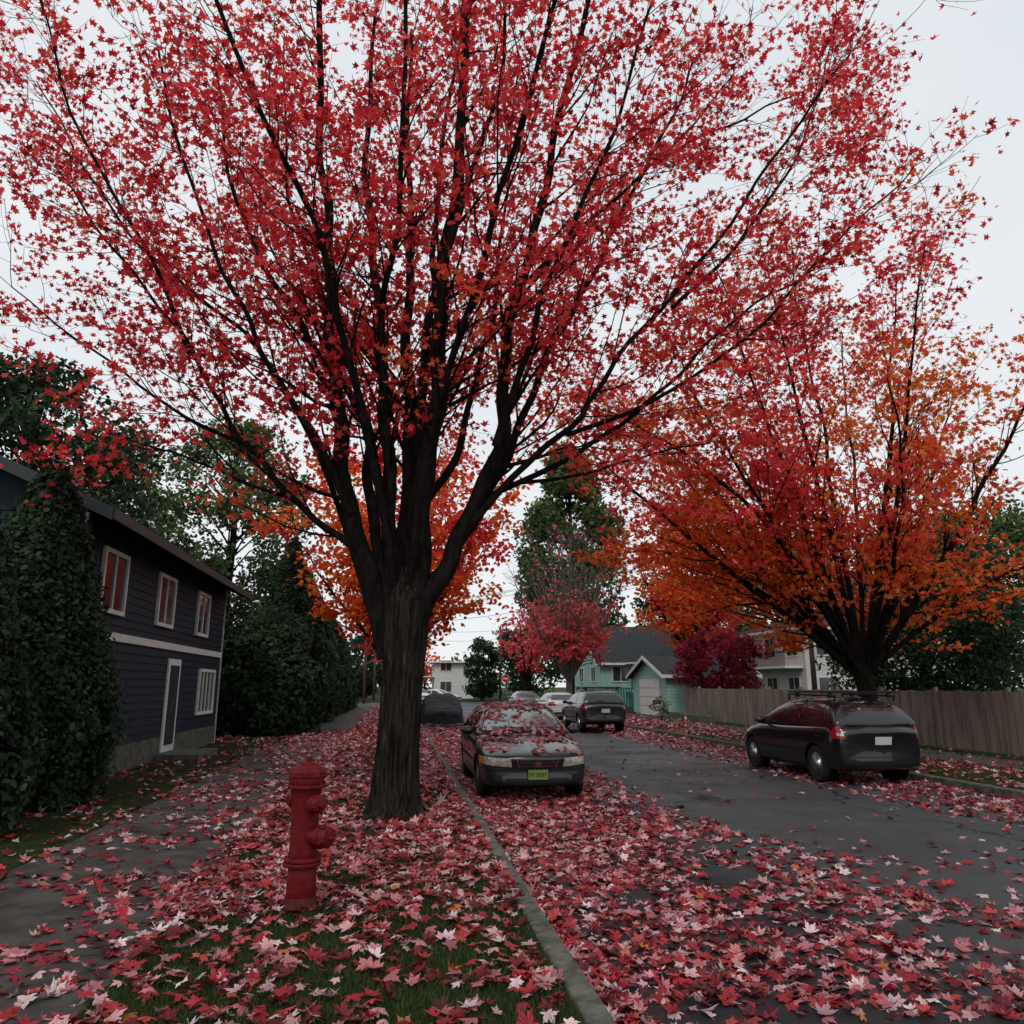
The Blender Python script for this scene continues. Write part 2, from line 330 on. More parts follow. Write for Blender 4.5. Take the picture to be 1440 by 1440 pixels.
def mkf(name,P,sh,sc=1):
    N_=len(P); nn=rng.normal(size=(N_,3))*.32; nn[:,2]=1; flip=rng.uniform(size=N_)<.5
    nn[flip]*=-1
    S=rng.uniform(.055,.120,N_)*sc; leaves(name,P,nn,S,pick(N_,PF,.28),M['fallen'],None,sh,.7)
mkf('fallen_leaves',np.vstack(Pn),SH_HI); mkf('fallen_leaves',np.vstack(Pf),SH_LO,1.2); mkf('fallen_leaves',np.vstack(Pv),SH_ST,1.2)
# ---------------------------------------------------------------- trees
RED=[((.66,.040,.052),4),((.76,.085,.090),3),((.42,.016,.026),2.2),((.74,.12,.07),.9)]
ORG=[((.70,.15,.025),3),((.76,.25,.04),1.6),((.68,.08,.028),3.4),((.48,.22,.04),.3)]
LAT=np.array([.9892,-.1465,0]); DEP=np.array([.1465,.9892,0])
def sk(path,k,r0,rt=.014,z0=2.6):
    P=[]
    for dx,z in path:
        dd=k*max(0,(z-z0))/9.0; P.append(LAT*dx+DEP*dd+np.array([0,0,z]))
    return (P,r0,rt)
def leafnorm(n,up=.6): 
    v=rng.normal(size=(n,3))*.7; v[:,2]+=up*np.sign(rng.uniform(-.3,1,n)); return v
def main_tree():
    e=empty('maple_tree',(.0,10.35,0))
    st=[sk([(-.10,2.1),(-.43,2.75),(-.70,3.5),(-1.58,4.2),(-2.24,5.0),(-2.95,6.1),(-3.9,7.4),(-5.2,9)],-.6,.065),
        sk([(-.12,2.0),(-.33,2.75),(-.66,3.9),(-.93,5.2),(-1.01,6.3),(-1.18,8.0),(-1.33,9.9),(-1.5,13.8)],-.6,.15,.035),
        sk([(-.08,2.1),(-.2,2.9),(-.5,4.4),(-.76,5.65),(-1.64,6.9),(-2.75,8.8),(-3.6,12)],.8,.10,.02),
        sk([(-.05,2.1),(-.1,3.0),(-.31,4.7),(-.42,6.3),(-.7,8.0),(-.95,10.6),(-1.1,14)],1.2,.13,.03),
        sk([(0,2.1),(0,3),(-.02,5.2),(-.12,7.45),(-.28,9.9),(-.4,14)],1.6,.14,.03),
        sk([(.02,2.1),(-.02,3),(-.16,4.2),(-.2,6.2),(0,8.6),(.1,13)],-2.0,.085,.02),
        sk([(.05,2.1),(.1,3.1),(.18,5.2),(.22,7.45),(.29,9.2),(.55,14)],1.2,.12,.025),
        sk([(.1,2.0),(.2,2.9),(.3,4.2),(.42,5.65),(.54,7.45),(.71,9.9),(.85,14.4)],-.3,.195,.05),
        sk([(.12,2.0),(.34,2.7),(.81,3.6),(1.29,4.8),(1.44,6.3),(1.76,8.0),(2.27,10.1),(3.0,13.6)],-.2,.15,.035),
        sk([(.1,2.0),(.28,2.75),(.68,3.4),(1.19,4.25),(1.69,5.65),(2.33,7.1),(3.0,8.6),(4.1,10.9),(4.9,13)],1.4,.09,.02),
        sk([(.81,3.6),(1.49,4.4),(2.3,5.15),(2.93,6.0),(4.0,7.35),(5.4,9.2),(6.6,11)],-.6,.055,.015),
        sk([(1.29,4.8),(1.55,5.6),(2.0,6.9),(2.75,8.8),(3.8,11.8)],-1.6,.06,.015),
        sk([(-.66,3.9),(-1.2,5.0),(-1.9,6.1),(-2.6,7.5),(-3.5,10.4)],-1.5,.06,.015),
        sk([(.3,4.2),(.75,5.0),(1.0,6.5),(1.35,8.5),(1.6,12.8)],1.4,.065,.015),
        sk([(1.19,4.25),(2.2,4.75),(3.1,5.35),(4.2,6.4),(5.3,7.4),(6.5,8.2)],1.0,.045,.012),
        sk([(-.43,2.75),(-1.3,4.9),(-2.5,6.8),(-4.2,8.3),(-6,10.5),(-7.2,12.5)],1.5,.045,.012),
        sk([(.0,2.6),(-.3,4.5),(-.9,7),(-1.9,9.3),(-2.6,12.4)],-3.4,.065,.015),
        sk([(.1,2.6),(.4,4.4),(1.1,6.8),(1.9,9),(2.9,12.4)],-3.6,.065,.015),
        sk([(.0,2.6),(.1,4.4),(.6,7),(2.2,9.6),(3.6,13)],4.2,.065,.015),
        sk([(.0,2.6),(-.4,4.4),(-1.3,7),(-3.0,9.6),(-4.6,13)],4.2,.065,.015),
        sk([(.54,7.45),(.9,8.7),(1.3,10.2),(1.5,13.6)],-1,.06,.012),
        sk([(1.76,8.0),(2.6,9.0),(3.8,10.3),(5.6,12.6)],1.5,.05,.012),
        sk([(-1.01,6.3),(-1.5,7.6),(-2.1,9.4),(-2.6,13)],1.0,.06,.012),
        sk([(2.3,5.15),(3.6,5.7),(5.2,6.9),(6.8,8.6),(8,9.8)],.6,.035,.01),
        sk([(-2.24,5.0),(-3.3,5.5),(-4.6,6.4),(-6.4,7.8)],1.2,.035,.01),
        sk([(-2.95,6.1),(-3.6,7.6),(-4.8,9.6),(-5.6,12.5)],-1.2,.035,.01),
        sk([(4.0,7.35),(5.2,8.6),(6.4,10.6),(7.3,12.8)],1.0,.035,.01),
        sk([(4.1,10.9),(5.0,11.6),(6.4,12.4),(7.8,13.2)],2.0,.03,.01),
        sk([(1.49,4.4),(2.3,4.5),(3.2,4.75),(4.2,5.0)],.4,.03,.01),
        sk([(-1.58,4.2),(-2.2,4.4),(-3.1,4.8),(-4.1,5.1)],.5,.03,.01),
        ]
    tb=TB(); LP=branchy(tb,st,sp=.27,blen=2.8,tsp=.22,tlen=.8,leafn=13,start=.20,outw=.55,lspread=.12)
    V=[];k=64;zs=[-.05,.0,.06,.15,.3,.5,.7,.9,1.2,1.5,1.8,2.0,2.2,2.45,2.7,2.95,3.2]
    rs=[.50,.44,.375,.325,.29,.272,.262,.257,.252,.252,.258,.265,.28,.29,.27,.2,.1]
    for z,r in zip(zs,rs):
        for i in range(k):
            a=2*math.pi*i/k
            fl=math.sin(5*a+.6)*(.13*math.exp(-z*4)+.045+.05*max(0,z-1.6))+.035*math.sin(9*a+z*.6)+.045*math.sin(17*a-z*.5)
            fl+=.07*noise.noise(Vector((math.cos(a)*3,math.sin(a)*3,z*1.2)))+.05*noise.noise(Vector((math.cos(a)*9,math.sin(a)*9,z*1.5)))
            rr=r*(1+fl); p=LAT*(rr*math.cos(a)*1.0+.055*z*.6)+DEP*rr*math.sin(a)*.95; V.append((p[0],p[1],z))
    n=len(zs); F=[(i*k+j,i*k+(j+1)%k,(i+1)*k+(j+1)%k,(i+1)*k+j) for i in range(n-1) for j in range(k)]
    b=MB(); b.add(V,F,0,True); b.build('trunk',[M['bark']],e)
    tb.build('branches',M['bark2'],e)
    v=nz(LP,.7)+.6*nz(LP,1.9,7)+rng.uniform(-.25,.25,len(LP))
    keep=(v>-.29)&(LP[:,2]>3.5+.35*rng.normal(size=len(LP))); LP=LP[keep]
    C=pick(len(LP),RED,.3); c=nz(LP,.35,20); k=(c>.2)&(LP[:,2]<6.5); C[k]=pick(k.sum(),[((.72,.10,.05),2),((.70,.15,.04),1)],.2)
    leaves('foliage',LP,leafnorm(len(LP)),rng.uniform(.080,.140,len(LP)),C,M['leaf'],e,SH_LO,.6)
main_tree()
def street_tree(name,loc,H,spread,nst,colf,trunk_h=2.4,tr=.2,leaf=.14,sp=.5,blen=1.8,tsp=.35,leafn=6,thr=-.3,leafm='leaf',barkm='bark2',zmin=0,lean=(0,0),ls=.14,keepf=None,minr=.006,extra=[],sh=SH_ST,sr=.5):
    e=empty(name,loc); tb=TB(); st=[]
    tb.add([(0,0,-.05),(0,0,.3),(lean[0]*.1,lean[1]*.1,trunk_h*.6),(lean[0]*.2,lean[1]*.2,trunk_h+.3)],[tr*1.4,tr*1.08,tr,tr*.95],12)
    for i in range(nst):
        a=2*math.pi*(i*.618+.13*random.random()); q=((i+.5)/nst)**.6; s=spread*q
        hh=H*(1-.38*q*q)*random.uniform(.9,1.05); dx,dy=math.cos(a)*s,math.sin(a)*s
        P=[np.array([lean[0]*.15,lean[1]*.15,trunk_h*.8])]
        for f in (.2,.45,.7,1.0):
            g=f**.85; P.append(np.array([dx*g+lean[0]*(f+.15),dy*g+lean[1]*(f+.15),trunk_h+(hh-trunk_h)*f**1.05]))
        st.append((P,tr*sr*random.uniform(.7,1.1),.014))
    for p in extra: st.append(([np.array(q,float) for q in p],tr*.33,.012))
    LP=branchy(tb,st,sp=sp,blen=blen,tsp=tsp,tlen=.8,leafn=leafn,start=.15,lspread=ls,minr=minr)
    tb.build('branches',M[barkm],e)
    v=nz(LP,.5,loc[0])+.5*nz(LP,1.5,3)+rng.uniform(-.25,.25,len(LP)); k=(v>thr)&(LP[:,2]>zmin)
    if keepf is not None: k&=keepf(LP)
    LP=LP[k]; C=colf(LP)
    leaves('foliage',LP,leafnorm(len(LP)),rng.uniform(.75,1.25,len(LP))*leaf,C,M[leafm],e,sh,.5)
    return e
def mixcol(A,B,f):
    def g(P):
        C=pick(len(P),A,.3); k=f(P); C[k]=pick(int(k.sum()),B,.3); return C
    return g
street_tree('maple_tree',(10.9,16.6,0),13.6,6.4,13,mixcol(RED,ORG,lambda P:(nz(P,.33,5)+.05*(P[:,0]+3.0)-.035*(P[:,2]-8)+rng.uniform(-.2,.2,len(P)))>.0),2.2,.21,.135,.30,2.9,.20,14,-.32,lean=(-.9,.8),ls=.14,zmin=2.5,sh=SH_LO,sr=.45,
    extra=[[(-.1,.1,2.0),(-1.3,.6,3.2),(-2.8,1.2,4.4),(-4.4,1.8,5.0),(-5.4,2,4.9)],[(-.1,.1,2.0),(-1.0,1.6,3.3),(-2.2,3.2,4.4),(-3.2,5,4.9)],[(-.1,.1,2.2),(-1.6,-.2,4.2),(-3.4,-.4,6.2),(-5.6,-.3,7.6),(-6.6,0,8.2)],[(-.1,.1,2.2),(-1.4,.8,4.4),(-3.2,1.5,6.8),(-5.2,2,8.8)],
    [(0,0,2.2),(-.5,-1.8,3.8),(-1.2,-3.4,5.4),(-2,-4.6,7.2)],[(-.1,.1,1.9),(-.6,1.6,3.0),(-.6,3.4,4.0),(-.4,5.2,4.4)],[(0,0,2.0),(1.4,-.6,3.2),(3.0,-1.2,4.2),(4.6,-1.6,4.6)],[(0,0,2.0),(1.0,1.4,3.1),(2.2,3,4.1),(3.4,4.4,4.5)]])
street_tree('maple_tree',(19.8,49.5,0),15.5,5.6,15,mixcol(ORG,RED,lambda P:(nz(P,.3,15)-.05*(P[:,2]-9))<-.12),3.2,.28,.26,.5,2.6,.36,13,-.32,ls=.28,zmin=3.2)
street_tree('maple_tree',(0,31,0),12.5,5.2,15,mixcol(ORG,RED,lambda P:(nz(P,.3,9)+.10*(P[:,2]-8.5)+.06*(P[:,0]-1))>.16),2.5,.22,.20,.38,2.4,.26,15,-.38,ls=.24)
street_tree('maple_tree',(-.1,50,0),10.5,4.3,10,mixcol(RED,ORG,lambda P:nz(P,.3,3)>.0),2.4,.2,.26,.7,1.8,.4,9,-.3,ls=.25)
PINK=[((.66,.13,.15),3),((.56,.05,.07),2),((.68,.14,.07),1)]
street_tree('maple_tree',(11.2,50,0),13,4.3,24,lambda P:pick(len(P),PINK,.3),2.2,.22,.22,.30,2.4,.28,9,-.35,barkm='twiggrey',minr=.012,
    keepf=lambda P:(rng.uniform(size=len(P))<np.clip(1.3-P[:,2]/6.0,.02,1)),ls=.2)
street_tree('maple_tree',(11.0,66,0),8.5,3.4,9,lambda P:pick(len(P),PINK,.3),2.2,.18,.3,.6,1.6,.4,8,-.3,ls=.25)
street_tree('maple_tree',(4.5,128,0),8,3,8,lambda P:pick(len(P),ORG+RED,.3),2,.2,.4,.7,1.6,.5,6,-.3,ls=.3)
GR=[((.075,.115,.042),3),((.11,.155,.055),3),((.16,.19,.065),1.6),((.04,.065,.028),2)]
DG=[((.018,.036,.018),3),((.032,.056,.026),3),((.054,.082,.036),1.2)]
def crown(name,loc,H,z0,R,nclump,perc,size,pal,cr=1.2,trunk=.3,shape='round',seed=0,m='green'):
    e=empty(name,loc); tb=TB(); rr=np.random.default_rng(seed+5)
    tb.add([(0,0,-.05),(0,0,H*.3),(.2,.1,H*.6),(.1,0,H*.93)],[trunk*1.2,trunk,trunk*.6,.05],9)
    P=[];C=[]
    for i in range(nclump):
        u=rr.uniform(0,1); a=rr.uniform(0,6.283)
        if shape=='column': rad=R*min(1,(1-u)*2.2+.1)*(.6+.4*math.sin(min(1,u*3)*1.57))
        else: rad=R*math.sqrt(max(.05,1-(2*u-1)**2))
        q=rr.uniform(.35,1)**.5*rad*(1+.25*noise.noise(Vector((math.cos(a)*1.5+seed,math.sin(a)*1.5,u*4))))
        c=np.array([q*math.cos(a),q*math.sin(a),z0+(H-z0)*u])
        if i%3==0: tb.add([(0,0,max(z0*.7,c[2]-R*.5)),c*[.5,.5,1]-[0,0,R*.15],c],[trunk*.22,trunk*.12,.02],4)
        k=int(perc*rr.uniform(.6,1.4)); d=nrm(rr.normal(size=(k,3)))*cr*rr.uniform(.3,1,(k,1))**.5*np.array([1,1,.75])*rr.uniform(.7,1.2)
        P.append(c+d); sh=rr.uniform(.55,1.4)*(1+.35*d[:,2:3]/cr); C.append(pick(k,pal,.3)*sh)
    P=np.vstack(P);C=np.vstack(C); tb.build('branches',M['bark2'],e)
    nn=rng.normal(size=P.shape); nn[:,2]+=.4
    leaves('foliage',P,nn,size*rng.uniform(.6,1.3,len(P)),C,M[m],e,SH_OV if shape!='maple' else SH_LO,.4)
crown('cottonwood_tree',(17.3,76,0),26,4,5.0,210,130,.48,GR,1.6,.4,'column',1)
crown('green_tree',(34,64,0),15,3,5.5,120,130,.38,GR,1.5,.3,'round',2)
crown('green_tree',(28,76,0),12.5,2,4.5,90,120,.38,DG,1.4,.3,'round',3)
crown('green_tree',(44,52,0),15,2,6.5,140,120,.38,GR,1.7,.3,'round',4)
crown('green_tree',(40,34,0),13,2,6,140,120,.31,DG,1.6,.3,'round',14)
crown('green_tree',(22.6,30.5,0),8.2,.8,3.9,170,140,.20,DG,1.2,.25,'round',15)
crown('green_tree',(-9.2,42,0),15.5,3,4.2,160,160,.25,GR,1.2,.3,'round',5)
crown('green_tree',(-15,32,0),14,3,4.8,150,140,.27,DG,1.4,.3,'round',6)
crown('green_tree',(-20,24,0),13,3,5,140,140,.25,DG,1.4,.3,'round',26)
crown('green_tree',(-19,50,0),17,3,5.5,120,130,.33,GR,1.4,.3,'round',16)
crown('conifer_tree',(9.8,90,0),7,0.4,2.1,70,90,.3,DG,.7,.15,'round',7)
crown('green_tree',(-5,98,0),7,1,4,60,90,.45,DG,1.3,.15,'round',37)
crown('green_tree',(17,99,0),9,1,5,70,90,.45,DG,1.5,.15,'round',38)
crown('japanese_maple',(16.3,37.6,0),4.2,1.2,2.3,80,150,.15,[((.20,.012,.026),3),((.32,.025,.04),2),((.10,.01,.015),2)],.6,.1,'maple',8,m='leaf')
crown('shrub',(12.9,37,0),1.0,.2,.5,14,60,.09,[((.12,.14,.06),1),((.2,.2,.12),1)],.22,.03,'round',9)
def hedge(name,loc,H,R,shape,n,size,pal,seed):
    e=empty(name,loc); vs=[];fs=[];nu,nv=28,20
    def rad(a,t):
        if shape=='cone': b=R*((1-t)**.62)*(.75+.25*min(1,t*6))
        else: b=R*math.sqrt(max(0,1-(max(0,t*1.55-.55))**2))*(.85+.15*min(1,t*5))
        return b*(1+.22*noise.noise(Vector((math.cos(a)*2.2+seed,math.sin(a)*2.2,t*H*.8)))+.12*noise.noise(Vector((math.cos(a)*6+seed,math.sin(a)*6,t*H*2.5))))
    for j in range(nv+1):
        t=j/nv
        for i in range(nu):
            a=2*math.pi*i/nu; r_=rad(a,t)*.88; vs.append((r_*math.cos(a),r_*math.sin(a),t*H*.985))
    for j in range(nv):
        for i in range(nu): fs.append((j*nu+i,j*nu+(i+1)%nu,(j+1)*nu+(i+1)%nu,(j+1)*nu+i))
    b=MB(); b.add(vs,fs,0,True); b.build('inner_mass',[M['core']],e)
    t=rng.uniform(0,1,n)**(1.25 if shape=='cone' else .9); a=rng.uniform(0,6.283,n)
    r_=np.array([rad(x,y) for x,y in zip(a,t)])*rng.uniform(.86,1.06,n)+rng.normal(size=n)*.03
    P=np.stack([r_*np.cos(a),r_*np.sin(a),t*H+rng.normal(size=n)*.06],1); P=P[P[:,2]>0.02]
    nn=rng.normal(size=P.shape)*.6; nn[:,:2]+=nrm(P[:,:2]); nn[:,2]+=.5
    C=pick(len(P),pal,.35)*(1+.9*nz(P,1.3,seed)[:,None])
    leaves('foliage',P,nn,size*rng.uniform(.6,1.4,len(P)),C,M['green'],e,SH_OV,.3)
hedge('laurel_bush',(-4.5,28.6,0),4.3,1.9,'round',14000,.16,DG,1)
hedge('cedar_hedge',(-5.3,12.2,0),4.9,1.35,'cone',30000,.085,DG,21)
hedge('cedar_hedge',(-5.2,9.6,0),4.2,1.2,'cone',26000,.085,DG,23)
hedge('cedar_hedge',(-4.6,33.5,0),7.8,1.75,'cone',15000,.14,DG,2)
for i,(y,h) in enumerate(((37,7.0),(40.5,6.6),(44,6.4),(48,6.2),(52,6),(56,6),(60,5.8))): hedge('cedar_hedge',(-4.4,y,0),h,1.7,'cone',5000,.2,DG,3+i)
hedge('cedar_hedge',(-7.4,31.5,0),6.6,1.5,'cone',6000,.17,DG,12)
P=[];C=[]
for i in range(190):
    x=rng.uniform(-110,150); y=rng.uniform(125,165); h=rng.uniform(4,9)+(4 if x>25 or x<-25 else 0)
    k=110; d=nrm(rng.normal(size=(k,3)))*np.array([3.2,2.5,h*.55])*rng.uniform(.5,1,(k,1)); P.append(np.array([x,y,h*.5])+d)
    C.append(pick(k,GR+([((.40,.10,.03),2)] if rng.uniform()<.2 else DG),.3)*.9+.01)
P=np.vstack(P); leaves('distant_trees',P,rng.normal(size=P.shape),rng.uniform(.5,1.1,len(P)),np.vstack(C),M['green'],None,SH_OV,.3)
# ---------------------------------------------------------------- fire hydrant
def hydrant():
    e=empty('fire_hydrant',(-.66,6.34,0)); e.scale=(1.12,1.12,1.0); m=MB()
    m.lathe([(.0,-.05),(.12,-.05),(.125,.03),(.11,.05),(.105,.10)],28,mi=1)
    m.lathe([(.097,.09),(.095,.31)],28)
    m.lathe([(.118,.31),(.122,.315),(.122,.335),(.118,.34)],28); m.lathe([(.118,.343),(.122,.348),(.122,.366),(.117,.372)],28)
    m.lathe([(.098,.36),(.094,.42),(.092,.60),(.096,.80),(.103,.85),(.106,.865)],28)
    m.lathe([(.125,.865),(.130,.87),(.130,.888),(.125,.892)],28)
    m.lathe([(.112,.892),(.116,.93),(.113,.945)],28)
    m.lathe([(.126,.945),(.129,.95),(.128,.985),(.112,1.01),(.075,1.03),(.05,1.04)],8,sm=False)
    m.lathe([(.05,1.035),(.045,1.055)],12); m.lathe([(.026,1.05),(.022,1.095)],5,sm=False)
    for k in range(8):
        a=2*math.pi*k/8+.2
        for z in (.30,.86): 
            r_=.111 if z<.5 else .118
            m.cyl((r_*math.cos(a),r_*math.sin(a),z-.0),(r_*math.cos(a),r_*math.sin(a),z+.085 if z<.5 else z+.05),.009,n=6,sm=False)
    def port(ang,z,r_,ln):
        q=Matrix.Rotation(ang,4,'Z')@Matrix.Rotation(math.radians(90),4,'Y'); T=Matrix.Translation((0,0,z))@q
        m.lathe([(r_*.95,.05),(r_*.92,ln-.05)],24,T)
        m.lathe([(r_*1.2,ln-.055),(r_*1.25,ln-.05),(r_*1.25,ln-.035),(r_*1.15,ln-.03)],24,T)
        m.lathe([(r_*1.12,ln-.03),(r_*1.14,ln+.005),(r_*1.0,ln+.022),(r_*.4,ln+.03)],10,T,sm=False)
        m.lathe([(.02,ln+.02),(.017,ln+.06)],5,T,sm=False)
        for k in range(4):
            a=math.pi/2*k+.4; m.obox(T@Matrix.Rotation(a,4,'Z')@Matrix.Translation((r_*1.13,0,ln-.012)),.02,.018,.03)
    port(math.radians(-32),.52,.068,.185); port(math.radians(-55),.76,.052,.165); port(math.radians(128),.76,.048,.165)
    for k in range(9):
        t=k/8; x=.09+.05*t; z=.70-.09*math.sin(t*3.14)-.12*t
        m.obox(Matrix.Translation((x,-.10-.01*math.sin(k),z))@Matrix.Rotation(k*1.3,4,'Y'),.022,.006,.010)
    m.build('hydrant_body',[M['hyd'],M['hydbase']],e,bevel=.003)
hydrant()
# ---------------------------------------------------------------- cars
def loft(rings):
    K=len(rings[0]); vs=[p for r_ in rings for p in r_]; n=len(rings)
    fs=[(i*K+j,(i+1)*K+j,(i+1)*K+(j+1)%K,i*K+(j+1)%K) for i in range(n-1) for j in range(K)]
    fs.append(tuple(range(K))); fs.append(tuple((n-1)*K+j for j in range(K))[::-1]); return vs,fs
def evalmesh(ob):
    dg=bpy.context.evaluated_depsgraph_get(); dg.update(); me=bpy.data.meshes.new_from_object(ob.evaluated_get(dg)); ob.modifiers.clear(); ob.data=me; return me
SED=dict(L=4.77,W=1.78,H=1.42,belt=.93,R=.315,wy=(.93,3.62),
  body=[(0,.30,.60,.72),(.05,.24,.68,.86),(.22,.20,.74,.94),(.75,.19,.84,.99),(1.40,.18,.93,1),(2.3,.18,.93,1),(3.4,.18,.95,1),(4.1,.20,.99,.98),(4.58,.24,.98,.93),(4.72,.28,.92,.86),(4.77,.36,.82,.74)],
  gh=[(1.22,.92),(1.42,1.0),(1.95,1.29),(2.2,1.38),(2.7,1.42),(3.2,1.41),(3.6,1.34),(4.0,1.13),(4.2,1.0),(4.3,.95)])
HAT=dict(L=4.35,W=1.77,H=1.53,belt=.99,R=.33,wy=(.85,3.45),
  body=[(0,.32,.62,.72),(.06,.26,.74,.87),(.3,.22,.84,.95),(.8,.21,.95,1),(1.25,.20,1.0,1),(2.2,.20,1.0,1),(3.2,.20,1.03,1),(3.85,.22,1.06,.985),(4.18,.26,1.05,.95),(4.31,.32,.98,.89),(4.35,.40,.9,.80)],
  gh=[(.95,.98),(1.15,1.07),(1.7,1.38),(2.05,1.48),(2.6,1.53),(3.2,1.52),(3.7,1.48),(4.0,1.40),(4.18,1.18),(4.27,1.03)])
SUV=dict(L=4.45,W=1.80,H=1.60,belt=1.05,R=.35,wy=(.88,3.52),
  body=[(0,.40,.70,.74),(.06,.34,.82,.88),(.3,.30,.92,.96),(.8,.28,1.0,1),(1.3,.28,1.05,1),(2.2,.28,1.06,1),(3.2,.28,1.08,1),(3.95,.30,1.12,.985),(4.28,.34,1.1,.96),(4.41,.40,1.02,.90),(4.45,.46,.95,.82)],
  gh=[(1.0,1.04),(1.2,1.13),(1.75,1.44),(2.1,1.54),(2.7,1.6),(3.3,1.59),(3.85,1.55),(4.12,1.46),(4.3,1.22),(4.38,1.08)])
def car(name,loc,rz,sp,pm,rimm='rim',plate='platew',rails=False,front_plate=False,wshield='glass',fleaves=0):
    e=empty(name,loc,rz); Lc,W,H,belt=sp['L'],sp['W'],sp['H'],sp['belt']; hw=W/2
    rings=[]
    for y,zb,zt,wf in sp['body']:
        w_=hw*wf; h=zt-zb; half=[(0,zb),(w_*.86,zb),(w_*.955,zb+.06),(w_*.995,zb+.35*h),(w_,zb+.62*h),(w_*.975,zt-.07),(w_*.90,zt-.01),(w_*.5,zt+.022),(0,zt+.03)]
        ring=half+[(-x,z) for x,z in half[-2:0:-1]]
        af=.24*max(0,1-y/1.1)**1.5; ar=.14*max(0,1-(Lc-y)/.9)**1.5
        rings.append([(x,y+af*(x/hw)**2-ar*(x/hw)**2,z) for x,z in ring])
    vs,fs=loft(rings); b=MB(); b.add(vs,fs,0,True); body=b.build('body',[pm],e)
    body.modifiers.new('s','SUBSURF').levels=2
    me=evalmesh(body)
    BV=[v.co.copy() for v in me.vertices]; BP=[tuple(p.vertices) for p in me.polygons]
    rings=[]; y0=sp['gh'][0][0]; y1=sp['gh'][-1][0]; wb=hw*.935; wr=hw*.70
    for y,z in sp['gh']:
        fr=max(0,min(1,(z-belt)/(H-belt))); wt=wb-(wb-wr)*fr; wbb=wb*(.97 if y in(y0,y1) else 1)
        half=[(0,belt-.15),(wbb,belt-.15),(wbb,belt-.02),(wbb-(wbb-wt)*.42,belt+(z-belt)*.5),(wt+.02,z-.09*fr),(wt*.86,z-.015*fr),(wt*.5,z+.008),(0,z+.012)]
        ring=half+[(-x,zz) for x,zz in half[-2:0:-1]]
        t=(y-y0)/(y1-y0); bow=.20*max(0,1-t/.5)-.10*max(0,(t-.6)/.4)
        rings.append([(x,y+bow*(x/hw)**2,zz) for x,zz in ring])
    vs,fs=loft(rings); b=MB(); b.add(vs,fs,0,True); gh=b.build('cabin',[pm],e)
    gh.modifiers.new('s','SUBSURF').levels=2
    mg=evalmesh(gh); o=len(BV); BV+=[v.co.copy() for v in mg.vertices]; BP+=[tuple(i+o for i in p.vertices) for p in mg.polygons]
    bvh=BVHTree.FromPolygons(BV,BP)
    R=sp['R']; ca=MB()
    for wy in sp['wy']:
        for s in (-1,1): ca.cyl((s*(hw-.24),wy,R),(s*(hw+.2),wy,R),R+.055,n=32)
    cut=ca.build('cut',[pm]); bm=body.modifiers.new('b','BOOLEAN'); bm.operation='DIFFERENCE'; bm.object=cut; bm.solver='EXACT'
    cut.parent=e
    bpy.context.view_layer.update(); me=evalmesh(body); bpy.data.objects.remove(cut)
    for p in me.polygons: p.use_smooth=True
    try: me.set_sharp_from_angle(angle=math.radians(40))
    except Exception: pass
    wm=MB()
    for wy in sp['wy']:
        for s in (-1,1):
            q=Matrix.Translation((s*(hw-.135),wy,R))@Matrix.Rotation(math.radians(90)*s,4,'Y')
            wm.lathe([(R-.1,-.10),(R-.02,-.105),(R,-.08),(R,.07),(R-.02,.10),(R-.09,.105),(R-.11,.085)],32,q,0,True,False)
            wm.lathe([(R-.105,.092),(R-.12,.085),(R-.125,.03),(.02,.02)],32,q,1,True)
            wm.lathe([(.05,.03),(.045,.075),(.02,.08)],12,q,1)
            ns=7
            for k in range(ns):
                a=2*math.pi*k/ns; rl=R-.15
                wm.obox(q@Matrix.Rotation(a,4,'Z')@Matrix.Translation((.03+rl/2,0,.066))@Matrix.Rotation(math.radians(-4),4,'Y'),rl,.045,.03,1)
                wm.obox(q@Matrix.Rotation(a+math.pi/ns,4,'Z')@Matrix.Translation((.06+rl/2,0,.034)),rl*.8,.07,.008,2)
            wm.lathe([(R+.05,-.105),(R+.05,.02)],32,q,2,True,False)
    wm.build('wheels',[M['tire'],M[rimm],M['well']],e)
    mats=[M[wshield],M['glass'],M['lamp'],M['dark'],M['chrome'],M['tail'],M[plate],M['amber'],M['ink']]
    pt=MB()
    def patch(q,d,mi,off=.006,nu=12,nv=6):
        d=Vector(d); q=[Vector(a) for a in q]; P=[]
        for j in range(nv+1):
            for i in range(nu+1):
                u=i/nu; v=j/nv; p=(q[0]*(1-u)+q[1]*u)*(1-v)+(q[3]*(1-u)+q[2]*u)*v
                h_=bvh.ray_cast(p-d*8,d)
                if h_[0] is None: P.append(None); continue
                n_=h_[1]; n_=n_ if n_.dot(d)<0 else -n_; P.append(h_[0]+n_*off)
        idx={}
        for k,p in enumerate(P):
            if p is not None: idx[k]=len(pt.v); pt.v.append(tuple(p))
        for j in range(nv):
            for i in range(nu):
                f=[j*(nu+1)+i,j*(nu+1)+i+1,(j+1)*(nu+1)+i+1,(j+1)*(nu+1)+i]
                if all(a in idx for a in f): 
                    pts=[P[a] for a in f]
                    if max((pts[0]-pts[2]).length,(pts[1]-pts[3]).length)<.6: pt.f.append(tuple(idx[a] for a in f)); pt.m.append(mi); pt.sm.append(True)
    g=sp['gh']; F=(0,1,0); Bk=(0,-1,0)
    wsb=g[1][1]+.0; wst=g[3][1]-.035
    patch([(-wb*.88,0,wsb-.02),(wb*.88,0,wsb-.02),(wr*.93,0,wst),(-wr*.93,0,wst)],F,3,.004,18,10)
